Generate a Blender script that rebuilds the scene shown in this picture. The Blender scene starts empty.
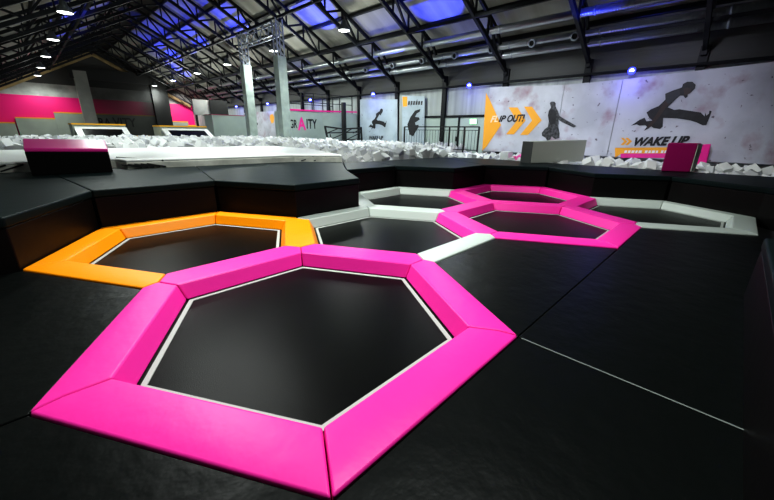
import bpy, bmesh, math, random
from mathutils import Vector, Matrix
random.seed(7)
PI = math.pi
COL = bpy.context.scene.collection

# ------------------------------------------------------------------ camera (solved from the hexagon lattice)
CAM = Vector((-1.44810, -2.36766, 1.57104))
ROT = Matrix(((0.7016263, -0.71240182, 0.01428958), (0.2207327, 0.23637433, 0.94625803), (-0.67749363, -0.66076534, 0.32309682)))
FPX = 344.8647


def ray(x, y):
    return ROT.transposed() @ Vector(((x - 387) / FPX, (250 - y) / FPX, -1))


def on(axis, val, x, y):
    """Point where the sight line through photo pixel (x, y) meets the plane axis = val."""
    d = ray(x, y)
    i = 'xyz'.index(axis)
    return CAM + d * ((val - CAM[i]) / d[i])


def proj(P):
    q = ROT @ (Vector(P) - CAM)
    if q.z > -.05: return None
    return 387 + FPX * q.x / -q.z, 250 - FPX * q.y / -q.z


# ------------------------------------------------------------------ materials
def mat(name, col, rough=.5, metal=0., spec=.5, emis=None, estr=0., bump=0., bscale=20., var=0., vscale=3., coat=0., bdet=3., stretch=None):
    m = bpy.data.materials.new(name); m.use_nodes = True
    nt = m.node_tree; b = nt.nodes['Principled BSDF']
    b.inputs['Base Color'].default_value = (*col, 1)
    b.inputs['Roughness'].default_value = rough
    b.inputs['Metallic'].default_value = metal
    b.inputs['Specular IOR Level'].default_value = spec
    b.inputs['Coat Weight'].default_value = coat
    b.inputs['Coat Roughness'].default_value = .3
    if emis:
        b.inputs['Emission Color'].default_value = (*emis, 1); b.inputs['Emission Strength'].default_value = estr
    tc = nt.nodes.new('ShaderNodeTexCoord')
    src = tc.outputs['Object']
    if stretch:
        mp = nt.nodes.new('ShaderNodeMapping'); mp.inputs['Scale'].default_value = stretch
        nt.links.new(src, mp.inputs['Vector']); src = mp.outputs['Vector']
    if bump:
        n = nt.nodes.new('ShaderNodeTexNoise'); n.inputs['Scale'].default_value = bscale; n.inputs['Detail'].default_value = bdet
        bp = nt.nodes.new('ShaderNodeBump'); bp.inputs['Strength'].default_value = bump; bp.inputs['Distance'].default_value = .02
        nt.links.new(src, n.inputs['Vector']); nt.links.new(n.outputs['Fac'], bp.inputs['Height'])
        nt.links.new(bp.outputs['Normal'], b.inputs['Normal'])
    if var:
        n = nt.nodes.new('ShaderNodeTexNoise'); n.inputs['Scale'].default_value = vscale; n.inputs['Detail'].default_value = 5
        r = nt.nodes.new('ShaderNodeValToRGB')
        r.color_ramp.elements[0].position = .35; r.color_ramp.elements[1].position = .68
        r.color_ramp.elements[0].color = (*[c * (1 - var) for c in col], 1)
        r.color_ramp.elements[1].color = (*[min(1, c * (1 + var * .6)) for c in col], 1)
        nt.links.new(src, n.inputs['Vector']); nt.links.new(n.outputs['Fac'], r.inputs['Fac'])
        nt.links.new(r.outputs['Color'], b.inputs['Base Color'])
    return m


M = {}
M['pink'] = mat('pink_vinyl', (.90, .030, .365), .42, spec=.22, bump=.22, bscale=7)
M['pinksheen'] = mat('glossy_pink_vinyl', (.90, .03, .36), .30, spec=.9, bump=.1, bscale=5)
M['orange'] = mat('orange_vinyl', (1., .31, .001), .42, spec=.2, bump=.10, bscale=7)
M['pale'] = mat('pale_grey_vinyl', (.52, .58, .54), .4, spec=.45, bump=.10, bscale=7)
M['black'] = mat('black_vinyl', (.0035, .0045, .0042), .36, spec=.09, bump=.45, bscale=5, bdet=4)
M['ledge'] = mat('dark_ledge_vinyl', (.0045, .010, .0105), .46, spec=.08, bump=.16, bscale=4)
M['ledge_front'] = mat('dark_ledge_front_vinyl', (.004, .0036, .0036), .42, spec=.16, bump=.16, bscale=4)
M['bed'] = mat('woven_black_bed', (.0040, .0045, .0042), .30, spec=.05, bump=.12, bscale=130)
M['webbing'] = mat('white_webbing', (.42, .45, .42), .6, bump=.2, bscale=120)
M['seam'] = mat('grey_seam', (.16, .18, .17), .5)
M['tag'] = mat('white_tag', (.8, .9, .9), .5)
M['steel'] = mat('dark_steel', (.006, .007, .009), .5, spec=.25)
M['roof'] = mat('roof_sheet', (.27, .265, .23), .7, bump=.6, bscale=2.2, stretch=(.05, 3, .05), var=.25, vscale=.5)
M['ridge'] = mat('dark_roof', (.05, .048, .045), .7)
M['wall'] = mat('grey_sheet_wall', (.40, .43, .43), .6, var=.25, vscale=.8, bump=.3, bscale=4, stretch=(1, 4, .1))
M['upperdim'] = mat('dimmed_upper_sheet', (.06, .062, .058), .6, var=.2, vscale=.5, bump=.5, bscale=3, stretch=(.1, .05, 5))  # dimness of the upper wall put into a darker base colour
M['wallbase'] = mat('dark_wall_base', (.03, .033, .035), .6)
M['endgrey'] = mat('end_wall_grey', (.42, .42, .40), .7, var=.35, vscale=.9)
M['magenta'] = mat('magenta_paint', (.88, .004, .20), .5)
M['stepgrey'] = mat('grey_step_panel', (.32, .35, .30), .55, var=.12, vscale=.6)
M['yellow'] = mat('yellow_edge', (.85, .42, .01), .5)
M['column'] = mat('painted_column', (.31, .37, .345), .55, var=.18, vscale=2.5, bump=.3, bscale=8)
M['boxgrey'] = mat('box_room_paint', (.36, .43, .40), .55, var=.10, vscale=1)
M['galv'] = mat('galvanised_steel', (.30, .33, .38), .45, metal=.6)
M['white'] = mat('white_vinyl', (.90, .92, .90), .4, bump=.15, bscale=3)
M['bagside'] = mat('grey_bag_side', (.55, .56, .50), .6, var=.25, vscale=3)
M['foam'] = mat('white_foam', (.74, .75, .75), .85, bump=.2, bscale=60)
M['foam2'] = mat('grey_foam', (.50, .51, .53), .85, bump=.2, bscale=60)
M['pinkfoam'] = mat('pink_foam', (.85, .12, .42), .85)
M['rail'] = mat('black_rail', (.008, .009, .01), .45)
M['net'] = mat('black_net', (.006, .006, .006), .8)
M['lamp'] = mat('lamp_housing', (.09, .10, .11), .5)
M['lens'] = mat('lamp_lens', (1, 1, 1), .3, emis=(.95, 1, .98), estr=5)
M['parlens'] = mat('spot_lens', (1, 1, 1), .3, emis=(.55, .62, 1), estr=5)
M['parhalo'] = mat('spot_halo', (.1, .1, 1), .3, emis=(.03, .05, 1), estr=2.5)
M['exit'] = mat('exit_sign_face', (.3, .9, .4), .4, emis=(.45, 1, .5), estr=2.)
M['figure'] = mat('printed_black', (.012, .012, .014), .5, var=.6, vscale=6)
M['figgrey'] = mat('printed_mottled_grey', (.06, .06, .065), .5, var=.9, vscale=9)
M['skin'] = mat('printed_brown', (.035, .018, .014), .5)
M['pblack'] = mat('printed_text_black', (.008, .008, .01), .5)
M['porange'] = mat('printed_orange', (.90, .40, .03), .5)
M['ppink'] = mat('printed_pink', (.85, .03, .32), .5)
M['pwhite'] = mat('printed_white', (.85, .85, .85), .5)
M['plight'] = mat('printed_pale_orange', (.95, .72, .45), .5)
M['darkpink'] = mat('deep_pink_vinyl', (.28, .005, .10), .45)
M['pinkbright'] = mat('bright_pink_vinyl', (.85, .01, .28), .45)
M['beige'] = mat('pale_block_vinyl', (.44, .46, .41), .5)
M['floor'] = mat('dark_concrete', (.02, .02, .02), .8)
M['doorglass'] = mat('pale_door', (.42, .50, .46), .4)
M['slate'] = mat('dark_grey_vinyl', (.05, .055, .055), .5)
M['postgrey'] = mat('grey_post', (.20, .20, .18), .6, var=.2, vscale=.8)


def duct_mat():
    m = mat('spiral_duct', (.42, .45, .46), .32, metal=.85)
    nt = m.node_tree; b = nt.nodes['Principled BSDF']
    tc = nt.nodes.new('ShaderNodeTexCoord'); w = nt.nodes.new('ShaderNodeTexWave')
    w.bands_direction = 'Y'; w.inputs['Scale'].default_value = 3.5; w.inputs['Distortion'].default_value = 0
    bp = nt.nodes.new('ShaderNodeBump'); bp.inputs['Strength'].default_value = .25; bp.inputs['Distance'].default_value = .02
    nt.links.new(tc.outputs['Object'], w.inputs['Vector']); nt.links.new(w.outputs['Fac'], bp.inputs['Height'])
    nt.links.new(bp.outputs['Normal'], b.inputs['Normal'])
    return m


M['duct'] = duct_mat()


def banner_mat(name, base, blot):
    """Printed concrete look: pale ground, reddish blots and dark specks."""
    m = mat(name, base, .55)
    nt = m.node_tree; b = nt.nodes['Principled BSDF']
    tc = nt.nodes.new('ShaderNodeTexCoord')
    def noise(scale, lo, hi, detail=6):
        n = nt.nodes.new('ShaderNodeTexNoise'); n.inputs['Scale'].default_value = scale; n.inputs['Detail'].default_value = detail
        r = nt.nodes.new('ShaderNodeMapRange'); r.inputs['From Min'].default_value = lo; r.inputs['From Max'].default_value = hi
        nt.links.new(tc.outputs['Object'], n.inputs['Vector']); nt.links.new(n.outputs['Fac'], r.inputs['Value'])
        return r.outputs['Result']
    def mix(fac, a, c, factor):
        ml = nt.nodes.new('ShaderNodeMath'); ml.operation = 'MULTIPLY'; ml.inputs[1].default_value = factor
        nt.links.new(fac, ml.inputs[0])
        x = nt.nodes.new('ShaderNodeMix'); x.data_type = 'RGBA'
        nt.links.new(ml.outputs[0], x.inputs['Factor'])
        if isinstance(a, tuple): x.inputs['A'].default_value = (*a, 1)
        else: nt.links.new(a, x.inputs['A'])
        x.inputs['B'].default_value = (*c, 1)
        return x.outputs['Result']
    c1 = mix(noise(.8, .40, .62), base, tuple(v * .72 for v in base), .8)
    c2 = mix(noise(1.1, .56, .72, 8), c1, blot, .75)
    c3 = mix(noise(6, .68, .72, 4), c2, (.06, .03, .05), .8)
    nt.links.new(c3, b.inputs['Base Color'])
    return m


M['banner'] = banner_mat('printed_banner', (.56, .57, .62), (.30, .15, .19))
M['poster'] = banner_mat('printed_poster', (.46, .54, .60), (.33, .40, .48))


# ------------------------------------------------------------------ mesh helpers
class MB:
    def __init__(s): s.v = []; s.f = []; s.mi = []
    def add(s, vs, fs, mi=0):
        o = len(s.v); s.v += [tuple(p) for p in vs]; s.f += [tuple(i + o for i in f) for f in fs]; s.mi += [mi] * len(fs); return s
    def box(s, lo, hi, mi=0, T=None):
        x0, y0, z0 = lo; x1, y1, z1 = hi
        P = [Vector(p) for p in ((x0, y0, z0), (x1, y0, z0), (x1, y1, z0), (x0, y1, z0), (x0, y0, z1), (x1, y0, z1), (x1, y1, z1), (x0, y1, z1))]
        if T: P = [T @ p for p in P]
        return s.add(P, [(0, 3, 2, 1), (4, 5, 6, 7), (0, 1, 5, 4), (1, 2, 6, 5), (2, 3, 7, 6), (3, 0, 4, 7)], mi)
    def prism(s, poly, z0, z1, mi=0):
        n = len(poly)
        P = [(x, y, z0) for x, y in poly] + [(x, y, z1) for x, y in poly]
        return s.add(P, [tuple(range(n))[::-1], tuple(range(n, 2 * n))] + [(i, (i + 1) % n, n + (i + 1) % n, n + i) for i in range(n)], mi)
    def bar(s, a, b, w, h=None, mi=0):
        a = Vector(a); b = Vector(b); d = (b - a).normalized(); h = h or w
        up = Vector((0, 0, 1)) if abs(d.z) < .95 else Vector((0, 1, 0))
        r = d.cross(up).normalized() * (w / 2); u = r.cross(d).normalized() * (h / 2)
        P = [a - r - u, a + r - u, a + r + u, a - r + u, b - r - u, b + r - u, b + r + u, b - r + u]
        return s.add(P, [(0, 1, 2, 3), (7, 6, 5, 4), (0, 4, 5, 1), (1, 5, 6, 2), (2, 6, 7, 3), (3, 7, 4, 0)], mi)
    def tube(s, a, b, r0, r1=None, n=14, mi=0, caps=True):
        r1 = r0 if r1 is None else r1
        a = Vector(a); b = Vector(b); d = (b - a).normalized()
        up = Vector((0, 0, 1)) if abs(d.z) < .95 else Vector((0, 1, 0))
        u = d.cross(up).normalized(); w = u.cross(d).normalized()
        P = [a + (u * math.cos(t) + w * math.sin(t)) * r0 for t in [2 * PI * i / n for i in range(n)]]
        P += [b + (u * math.cos(t) + w * math.sin(t)) * r1 for t in [2 * PI * i / n for i in range(n)]]
        F = [(i, n + i, n + (i + 1) % n, (i + 1) % n) for i in range(n)]
        if caps: F += [tuple(range(n)), tuple(range(n, 2 * n))[::-1]]
        return s.add(P, F, mi)
    def lathe(s, c, prof, n=20, mi=0):
        c = Vector(c); o = len(s.v); k = len(prof)
        P = [(c.x + r * math.cos(2 * PI * i / n), c.y + r * math.sin(2 * PI * i / n), c.z + z) for r, z in prof for i in range(n)]
        F = [(j * n + i, j * n + (i + 1) % n, (j + 1) * n + (i + 1) % n, (j + 1) * n + i) for j in range(k - 1) for i in range(n)]
        return s.add(P, F, mi)
    def poly(s, pts, mi=0): return s.add(pts, [tuple(range(len(pts)))], mi)
    def build(s, name, m, parent=None, bevel=0., seg=2, smooth=False, tri=False, origin=None):
        me = bpy.data.meshes.new(name)
        o0 = Vector(origin) if origin is not None else Vector((0, 0, 0))
        me.from_pydata([tuple(Vector(p) - o0) for p in s.v], [], s.f)
        for mm in (m if isinstance(m, (list, tuple)) else [m]): me.materials.append(mm)
        for p, i in zip(me.polygons, s.mi): p.material_index = i; p.use_smooth = smooth
        bm = bmesh.new(); bm.from_mesh(me)
        bmesh.ops.recalc_face_normals(bm, faces=bm.faces) if not tri else bmesh.ops.triangulate(bm, faces=bm.faces)
        bm.to_mesh(me); bm.free(); me.update()
        o = bpy.data.objects.new(name, me); COL.objects.link(o)
        o.location = o0
        if parent:
            o.parent = parent; o.location = o0 - Vector(parent.location) if origin is not None else -Vector(parent.location)
        if bevel:
            b = o.modifiers.new('bevel', 'BEVEL'); b.width = bevel; b.segments = seg; b.limit_method = 'ANGLE'; b.angle_limit = math.radians(18)
            b.harden_normals = False
            for p in me.polygons: p.use_smooth = True
            w = o.modifiers.new('wn', 'WEIGHTED_NORMAL'); w.keep_sharp = True
        return o


def tag(o, label, cat, group=None, kind=None):
    o['label'] = label; o['category'] = cat
    if group: o['group'] = group
    if kind: o['kind'] = kind
    return o


def thing(name, loc, label, cat, group=None):
    o = bpy.data.objects.new(name, None); COL.objects.link(o); o.location = loc; o.empty_display_size = .1
    return tag(o, label, cat, group)


def struct(name, mb, m, **k):
    o = mb.build(name, m, **k); o['kind'] = 'structure'; return o


def part(mb, name, m, parent, label=None, **k):
    o = mb.build(name, m, parent, **k)
    if label: o['label'] = label
    return o


def dup(root, loc, label=None):
    r = root.copy(); COL.objects.link(r); r.location = loc
    if label: r['label'] = label
    for ch in list(root.children):
        c = ch.copy(); COL.objects.link(c); c.parent = r
        for g in list(ch.children):
            d = g.copy(); COL.objects.link(d); d.parent = c
    return r


ORD = ['first', 'second', 'third', 'fourth', 'fifth', 'sixth', 'seventh', 'eighth', 'ninth', 'tenth', 'eleventh', 'twelfth', 'thirteenth', 'fourteenth', 'fifteenth', 'sixteenth']

# ------------------------------------------------------------------ hall shell
XL, XR, YB, YE = -3.7, 16.0, -9.0, 52.0
RX, SL = 6.3, .52                       # ridge x and roof slope
def chord(x): return 4.32 + SL * (XR - abs(x - RX) - RX)      # underside of the trusses
def roofz(x): return chord(x) + 1.12

struct('floor', MB().box((XL - .3, YB, -.3), (XR + .3, YE, -.03)), M['floor'])
struct('wall_right', MB().box((XR, YB, .62), (XR + .25, YE, 5.5)), M['wall'])
struct('trim_5', MB().box((XR - .02, YB, 3.93), (XR + .1, YE, 5.6)), M['upperdim'])  # slab added to darken the wall above the banners
struct('trim_1', MB().box((XR - .03, YB, -.03), (XR + .25, YE, .62)), M['wallbase'])
struct('wall_left', MB().box((XL - .25, YB, -.03), (XL, YE, 5.5)), M['wall'])
struct('wall_back', MB().box((XL, YB - .25, -.03), (XR, YB, 10.4)), M['wallbase'])
e = MB()
e.add([(XL, YE, -.03), (XR, YE, -.03), (XR, YE, 5.5), (RX, YE, roofz(RX)), (XL, YE, 5.5)], [(0, 1, 2, 3, 4)])
struct('wall_end', e, M['ridge'])
struct('wall_end_paint', MB().box((XL, YE - .05, 4.70), (XR, YE, 5.95)), M['endgrey']).name = 'trim_2'
struct('trim_3', MB().box((XL, YE - .06, -.03), (XR, YE, 4.70)), M['magenta'])
c = MB()
for sgn in (-1, 1):
    xe = RX + sgn * (XR - RX + .25)
    c.add([(xe, YB, roofz(xe)), (RX, YB, roofz(RX)), (RX, YE, roofz(RX)), (xe, YE, roofz(xe))], [(0, 1, 2, 3)])
struct('ceiling', c, M['roof'])
# darker strip along the ridge, running the length of the hall
rl = MB()
for sgn in (-1, 1):
    xe = RX + sgn * 1.3
    rl.add([(xe, YB, roofz(xe) - .03), (RX, YB, roofz(RX) - .03), (RX, YE, roofz(RX) - .03), (xe, YE, roofz(xe) - .03)], [(0, 1, 2, 3)])
struct('trim_4', rl, M['ridge'])

# ------------------------------------------------------------------ trusses, purlins, wall columns
TY = [-.69 + 3.64 * k for k in range(15)]
tr_lab = ['dark steel roof truss crossing closest to the camera']
for k in range(1, 15): tr_lab.append('dark steel roof truss, %s of the row counting from the camera' % ORD[k])
root = thing('roof_truss', (0, 0, 0), tr_lab[0], 'roof truss', 'steel trusses carrying the hall roof')
XW = XR - .12; XWL = XL + .12
N = 9; step = (XW - RX) / N
lo = MB(); lo.bar((XW, 0, chord(XW)), (RX, 0, chord(RX)), .13, .17); lo.bar((XWL, 0, chord(XWL)), (RX, 0, chord(RX)), .13, .17)
lo.build('lower_chord', M['steel'], root)
up = MB()
for s in (1, -1):
    up.bar((RX + s * (N - 1.2) * step, 0, chord(RX + (N - 1.2) * step) + .85), (RX, 0, chord(RX) + .85), .12, .15)
    up.bar((RX + s * (N - 1.2) * step, 0, chord(RX + (N - 1.2) * step) + .85), (RX + s * (N - .25) * step, 0, chord(RX + (N - .25) * step) + .1), .1, .12)
up.build('upper_chord', M['steel'], root)
MB().bar((RX, 0, chord(RX)), (RX, 0, chord(RX) + .85), .08).build('web_brace', M['steel'], root)
for s in (1, -1):
    for i in range(N - 1):
        xa, xb = RX + s * i * step, RX + s * (i + 1) * step
        if i:
            MB().bar((xa, 0, chord(xa)), (xa, 0, chord(xa) + .85), .07).build('web_brace', M['steel'], root)
        a, b = ((xa, 0, chord(xa)), (xb, 0, chord(xb) + .85)) if i % 2 == 0 else ((xa, 0, chord(xa) + .85), (xb, 0, chord(xb)))
        if i == N - 2: b = (RX + s * (N - 1.2) * step, 0, chord(RX + (N - 1.2) * step) + .85) if i % 2 == 0 else b
        MB().bar(a, b, .095).build('web_brace', M['steel'], root)
for k, y in enumerate(TY):
    if k == 0: root.location = (0, y, 0)
    else: dup(root, (0, y, 0), tr_lab[k])

colbg = MB(); colbg.box((-.16, -.13, -.03), (0, .13, 4.55)); colbg.box((-.30, -.08, 4.25), (0, .08, 4.55))
cn = {0: 'behind the banner edge past WAKE UP', 1: 'standing behind the banner between kicking figure and WAKE UP panel',
      2: 'standing behind the FLIP OUT! banner', 3: 'standing behind the black railing and the pale door',
      4: 'standing between the tall narrow poster and the wide small-skater poster', 5: 'standing at the far edge of the wide small-skater poster'}
wc = colbg.build('wall_column', M['steel']); wc.location = (XR, TY[0], 0)
tag(wc, 'dark steel wall column ' + cn[0], 'column', 'steel columns along the banner wall')
for k in range(1, 11):
    o = wc.copy(); COL.objects.link(o); o.location = (XR, TY[k], 0)
    o['label'] = 'dark steel wall column ' + cn.get(k, 'further down the hall, %s from the camera' % ORD[k])

pur = MB().box((-.05, YB, -.09), (.05, YE, .09)).build('roof_purlin', M['steel'])
tag(pur, '', 'purlin', 'purlins under the roof sheets')
first = True
for s, side in ((1, 'over the banner wall slope'), (-1, 'over the opposite slope')):
    for i in range(6):
        o = pur if first else pur.copy()
        if not first: COL.objects.link(o)
        first = False
        x = RX + s * (1.2 + i * 1.55)
        o.location = (x, 0, roofz(x) - .14); o.rotation_euler = (0, s * math.atan(SL), 0)
        o['label'] = 'dark roof purlin running down the hall, %s from the ridge, %s' % (ORD[i], side)
for x, lab in ((9.95, 'dark tie beam running over the two white columns'), (12.6, 'dark tie beam running between white columns and ducts'), (2.4, 'dark tie beam under the roof slope over the pink wall')):
    o = MB().box((-.06, YB, -.06), (.06, YE, .06)).build('tie_beam', M['steel']); o.location = (x, 0, chord(x) - .02)
    tag(o, lab, 'beam')

# yellowed end arch against the end wall
ea = MB()
for s in (1, -1):
    ea.bar((RX + s * 9.4, YE - .4, chord(RX + 9.4)), (RX + s * .1, YE - .4, chord(RX)), .2, .5)
tag(ea.build('end_rafter', mat('tan_rafter', (.42, .30, .13), .6, var=.3, vscale=1.5)), 'tan rafter sloping along the top of the pink end wall', 'rafter')

# ------------------------------------------------------------------ ducts with jet nozzles, wall rail
def duct(name, x, z, r, y0, y1, label):
    t = thing(name, (x, y0, z), label, 'duct', 'ventilation ducts under the roof')
    part(MB().tube((x, y0, z), (x, y1, z), r, n=18), 'duct_pipe', M['duct'], t, smooth=True)
    b = None
    y = y0 + 1.2
    while y < min(y1, 30):
        if b is None:
            b = part(MB().tube((x, y - .03, z), (x, y + .03, z), r + .02, n=18), 'duct_clamp', M['galv'], t, smooth=True, origin=(x, y, z))
        else:
            q = b.copy(); COL.objects.link(q); q.parent = t; q.location = (0, y - y0, 0)
        y += 3.64
    return t


duct('ventilation_duct', 14.0, 5.80, .145, -6, 44, 'silver spiral duct under the roof, uppermost of the three ducts')
d2 = duct('ventilation_duct', 15.0, 5.34, .12, -6, 44, 'silver spiral duct with round jet nozzles, middle of the three ducts')
duct('ventilation_duct', 15.35, 5.03, .135, -6, 44, 'silver spiral duct closest to the wall, lowest of the three ducts')
nz = None
for y in (3.3, 5.0, 6.9, 8.9, 11.0, 13.2, 15.5, 18.0):
    if nz is None:
        n = MB(); n.tube((14.9, y, 5.30), (14.68, y, 5.22), .12, .16, n=16, caps=False); n.tube((14.69, y, 5.225), (14.67, y, 5.22), .16, .11, n=16, caps=False)
        n.tube((14.75, y, 5.245), (14.74, y, 5.242), .11, n=16, mi=1)
        nz = part(n, 'jet_nozzle', [M['galv'], M['net']], d2, smooth=True, origin=(14.8, y, 5.26)); ny = y; nl = Vector(nz.location)
    else:
        q = nz.copy(); COL.objects.link(q); q.parent = d2; q.location = nl + Vector((0, y - ny, 0))
tag(MB().tube((15.75, -6, 3.97), (15.75, 48, 3.97), .05, n=10).build('cable_rail', M['steel']), 'dark horizontal pipe along the wall above the banners carrying blue spotlights', 'pipe')

# ------------------------------------------------------------------ ceiling lamps
def spot(name, loc, target, power, color, size=70, blend=1., radius=.15):
    l = bpy.data.lights.new(name, 'SPOT'); l.energy = power; l.color = color; l.spot_size = math.radians(size); l.spot_blend = blend; l.shadow_soft_size = radius
    o = bpy.data.objects.new(name, l); COL.objects.link(o); o.location = loc
    o.rotation_euler = (Vector(target) - Vector(loc)).to_track_quat('-Z', 'Y').to_euler()
    return o


LZ = 6.44
lp = thing('ceiling_lamp', (0, 0, 0), '', 'lamp', 'round bell lamps hanging from the trusses')
lsh = MB().lathe((0, 0, 0), [(.30, -.02), (.31, 0), (.26, .16), (.15, .28), (.11, .44), (.0, .46)], 20).build('lamp_shade', M['lamp'], lp, smooth=True)
MB().lathe((0, 0, 0), [(.285, -.005), (.2, -.035), (.0, -.045)], 20).build('lamp_lens', M['lens'], lsh, smooth=True)
MB().tube((0, 0, .44), (0, 0, .9), .02, n=8).build('hanger', M['steel'], lp)
rows = [(1.25, [(13.4, 320), (20.6, 260), (27.9, 190), (35.3, 260), (42.5, 330), (49.4, 260)], 'row toward the stepped pink wall'),
        (11.35, [(6.2, 330), (13.4, 520), (20.6, 420), (28.0, 420), (34.8, 420), (42.2, 420), (49.4, 250)], 'row beside the white columns')]
first = True
for x, L, rn in rows:
    for i, (y, pw) in enumerate(L):
        lab = 'lit round bell lamp, %s from the camera in the %s' % (ORD[i], rn)
        if first: lp.location = (x, y, LZ); lp['label'] = lab; first = False
        else: dup(lp, (x, y, LZ), lab)
        spot('lamp_and_fill_light', (x, y, LZ - .08), (x, y, 0), pw * 3.2, (.90, 1, .95), 160, .6, .28)
        l = bpy.data.lights.new('lamp_glow', 'POINT'); l.energy = pw * (.06 if y < 8 else .16 if x < 5 else .34 if y < 18 else .65); l.color = (.95, 1, .93); l.shadow_soft_size = .2
        g_ = bpy.data.objects.new('lamp_glow', l); COL.objects.link(g_); g_.location = (x, y, LZ - 1.3)
# lamps of the same rows above and behind the photographer, plus added fill spots
spot('lamp_and_fill_light', (1.25, 6.2, LZ), (2.8, 3.0, 0), 2600, (.95, 1, .96), 105, 1, .3)
spot('lamp_and_fill_light', (1.25, -1.0, LZ), (1.2, .6, 0), 1700, (.94, 1, .96), 125, 1, .3)

spot('lamp_and_fill_light', (4.9, -.6, LZ), (10.5, -.2, .9), 1300, (.95, 1, .97), 60, 1, .3)  # extra spot off the rows, added to brighten the pink cube and pit block
spot('lamp_and_fill_light', (1.25, 6.2, LZ), (3.5, 12.5, .8), 1000, (.95, 1, .97), 80, 1, .3)  # second spot added at this lamp to brighten the airbag
# blue uplights washing the roof sheets between trusses
blue = (.03, .05, 1.)
for (x, y, pw) in ((11.3, 16.0, 1500), (12.6, 8.8, 1100), (9.9, 23.6, 1300), (9.8, 30.8, 1500), (10.0, 38.2, 1600), (11.8, 41.8, 800), (13.2, 2.2, 500), (2.2, 24, 600), (3.4, 38, 700), (3, 31, 600), (8.6, 27.2, 500), (8.4, 34.6, 600), (13.4, 12.4, 260)):
    spot('blue_uplight', (x, y, chord(x) - 1.3), (x + (.3 if x > RX else -.3), y + .2, 12), pw, blue, 74, .25, .05)
# blue wall spotlights on the cable rail
pr = thing('blue_spotlight', (0, 0, 0), '', 'spotlight', 'blue stage spotlights along the wall pipe')
b = MB(); b.tube((.02, 0, 0), (-.2, 0, -.05), .10, .14, n=16); psb = b.build('spotlight_body', M['rail'], pr, smooth=False)
MB().tube((-.201, 0, -.050), (-.206, 0, -.051), .130, n=18).build('blue_halo', M['parhalo'], psb)  # glowing ring added for the blue halo around the lens
MB().tube((-.2065, 0, -.051), (-.209, 0, -.052), .075, n=16).build('spotlight_lens', M['parlens'], psb)
y_ = MB(); y_.bar((-.06, -.15, 0), (-.06, -.15, .14), .02); y_.bar((-.06, .15, 0), (-.06, .15, .14), .02); y_.bar((-.06, -.15, .14), (-.06, .15, .14), .02); y_.bar((-.06, 0, .14), (.1, 0, .14), .03)
y_.build('bracket', M['rail'], pr)
pls = [(1.31, 'above the leaping figure of the WAKE UP banner'), (8.48, 'above the pale door beside the FLIP OUT! banner'), (15.78, 'above the wide small-skater poster'),
       (23.1, 'above the GRAVITY box'), (30.2, 'between the two white columns'), (37.1, 'above the plain grey box')]
for i, (y, w) in enumerate(pls):
    o = pr if i == 0 else dup(pr, (0, 0, 0))
    o.location = (15.62, y, 3.96); o['label'] = 'small blue-white spotlight on the wall pipe ' + w
    d = (CAM - Vector(o.location)); o.rotation_euler = (0, 0, math.atan2(d.y, d.x) - PI)
    l = bpy.data.lights.new('blue_spill', 'POINT'); l.energy = 22; l.color = (.16, .14, 1); l.shadow_soft_size = .15
    q = bpy.data.objects.new('blue_spill', l); COL.objects.link(q); q.location = (15.2, y, 3.55)
    if i < 4: spot('blue_spot_light', (15.2, y, 3.9), (14.3, y - .6, 6), 120, (.05, .08, 1), 75, .8, .05)

# ------------------------------------------------------------------ the hexagon lattice
E = 1.6; A3 = E * math.sqrt(3)
def dirv(a): return Vector((math.cos(math.radians(a)), math.sin(math.radians(a))))
HC = {1: (0, 0), 2: (0, 2.7713), 3: (2.4, 1.3856), 4: (4.8, 2.7713), 5: (4.8, 0), 6: (7.2, 1.3856), 7: (7.2, -1.3856)}
HC = {k: Vector(v) for k, v in HC.items()}
def hex_at(p):
    for k, c_ in HC.items():
        if (c_ - p).length < .1: return k
    return None
def vert(c_, k): return c_ + dirv(60 * k) * E
RR, RB, RO = .861, .806, .085
def corner(c_, V):
    """Outer pad corner near lattice vertex V on the side of the non-trampoline cell c_."""
    near = [k for k, h in HC.items() if abs((h - V).length - E) < .1]
    if len(near) == 1: h = HC[near[0]]; return h + (V - h) * (1 + RO)
    return c_ + (V - c_) * (1 - RO)
HN = {1: 'the big front pink trampoline', 2: 'the orange trampoline', 3: 'the middle trampoline', 4: 'the back pale-rimmed trampoline',
      5: 'the front twin pink trampoline', 6: 'the back twin pink trampoline', 7: 'the dark corner trampoline'}
BEDL = {1: 'black hexagonal trampoline bed inside the big pink rim in front', 2: 'black hexagonal trampoline bed inside the orange rim', 3: 'black hexagonal trampoline bed in the middle, between orange and pink rims',
        4: 'small-looking black trampoline bed with pale grey rim at the back', 5: 'black trampoline bed of the front one of the twin pink rims', 6: 'black trampoline bed of the back one of the twin pink rims', 7: 'black trampoline bed with pale rim in the dark far corner'}
SIDE = {0: 'on its far side', 1: 'on its far-left side', 2: 'on its left-hand side', 3: 'on its near-left side', 4: 'on its near-right side', 5: 'on its right-hand side'}
for k, c_ in HC.items():
    t = thing('hexagon_trampoline', (c_.x, c_.y, 0), BEDL[k], 'trampoline', 'hexagon trampoline beds')
    P = [c_ + dirv(60 * i) * E * .84 for i in range(6)]
    part(MB().prism([tuple(p) for p in P], -.03, 0), 'jump_bed', M['bed'], t, origin=(c_.x, c_.y, 0))
    b = MB(); ro, ri = E * .790, E * .762
    for i in range(6):
        q = [c_ + dirv(60 * i) * ro, c_ + dirv(60 * (i + 1)) * ro, c_ + dirv(60 * (i + 1)) * ri, c_ + dirv(60 * i) * ri]
        b.add([(p.x, p.y, .006) for p in q] + [(p.x, p.y, -.01) for p in q], [(0, 1, 2, 3), (0, 4, 5, 1), (2, 6, 7, 3)])
    part(b, 'border_strip', M['webbing'], t, 'white webbing border strip', origin=(c_.x, c_.y, 0))
done = set()
CN = {'pink': 'bright pink', 'orange': 'orange', 'pale': 'pale grey'}
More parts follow.
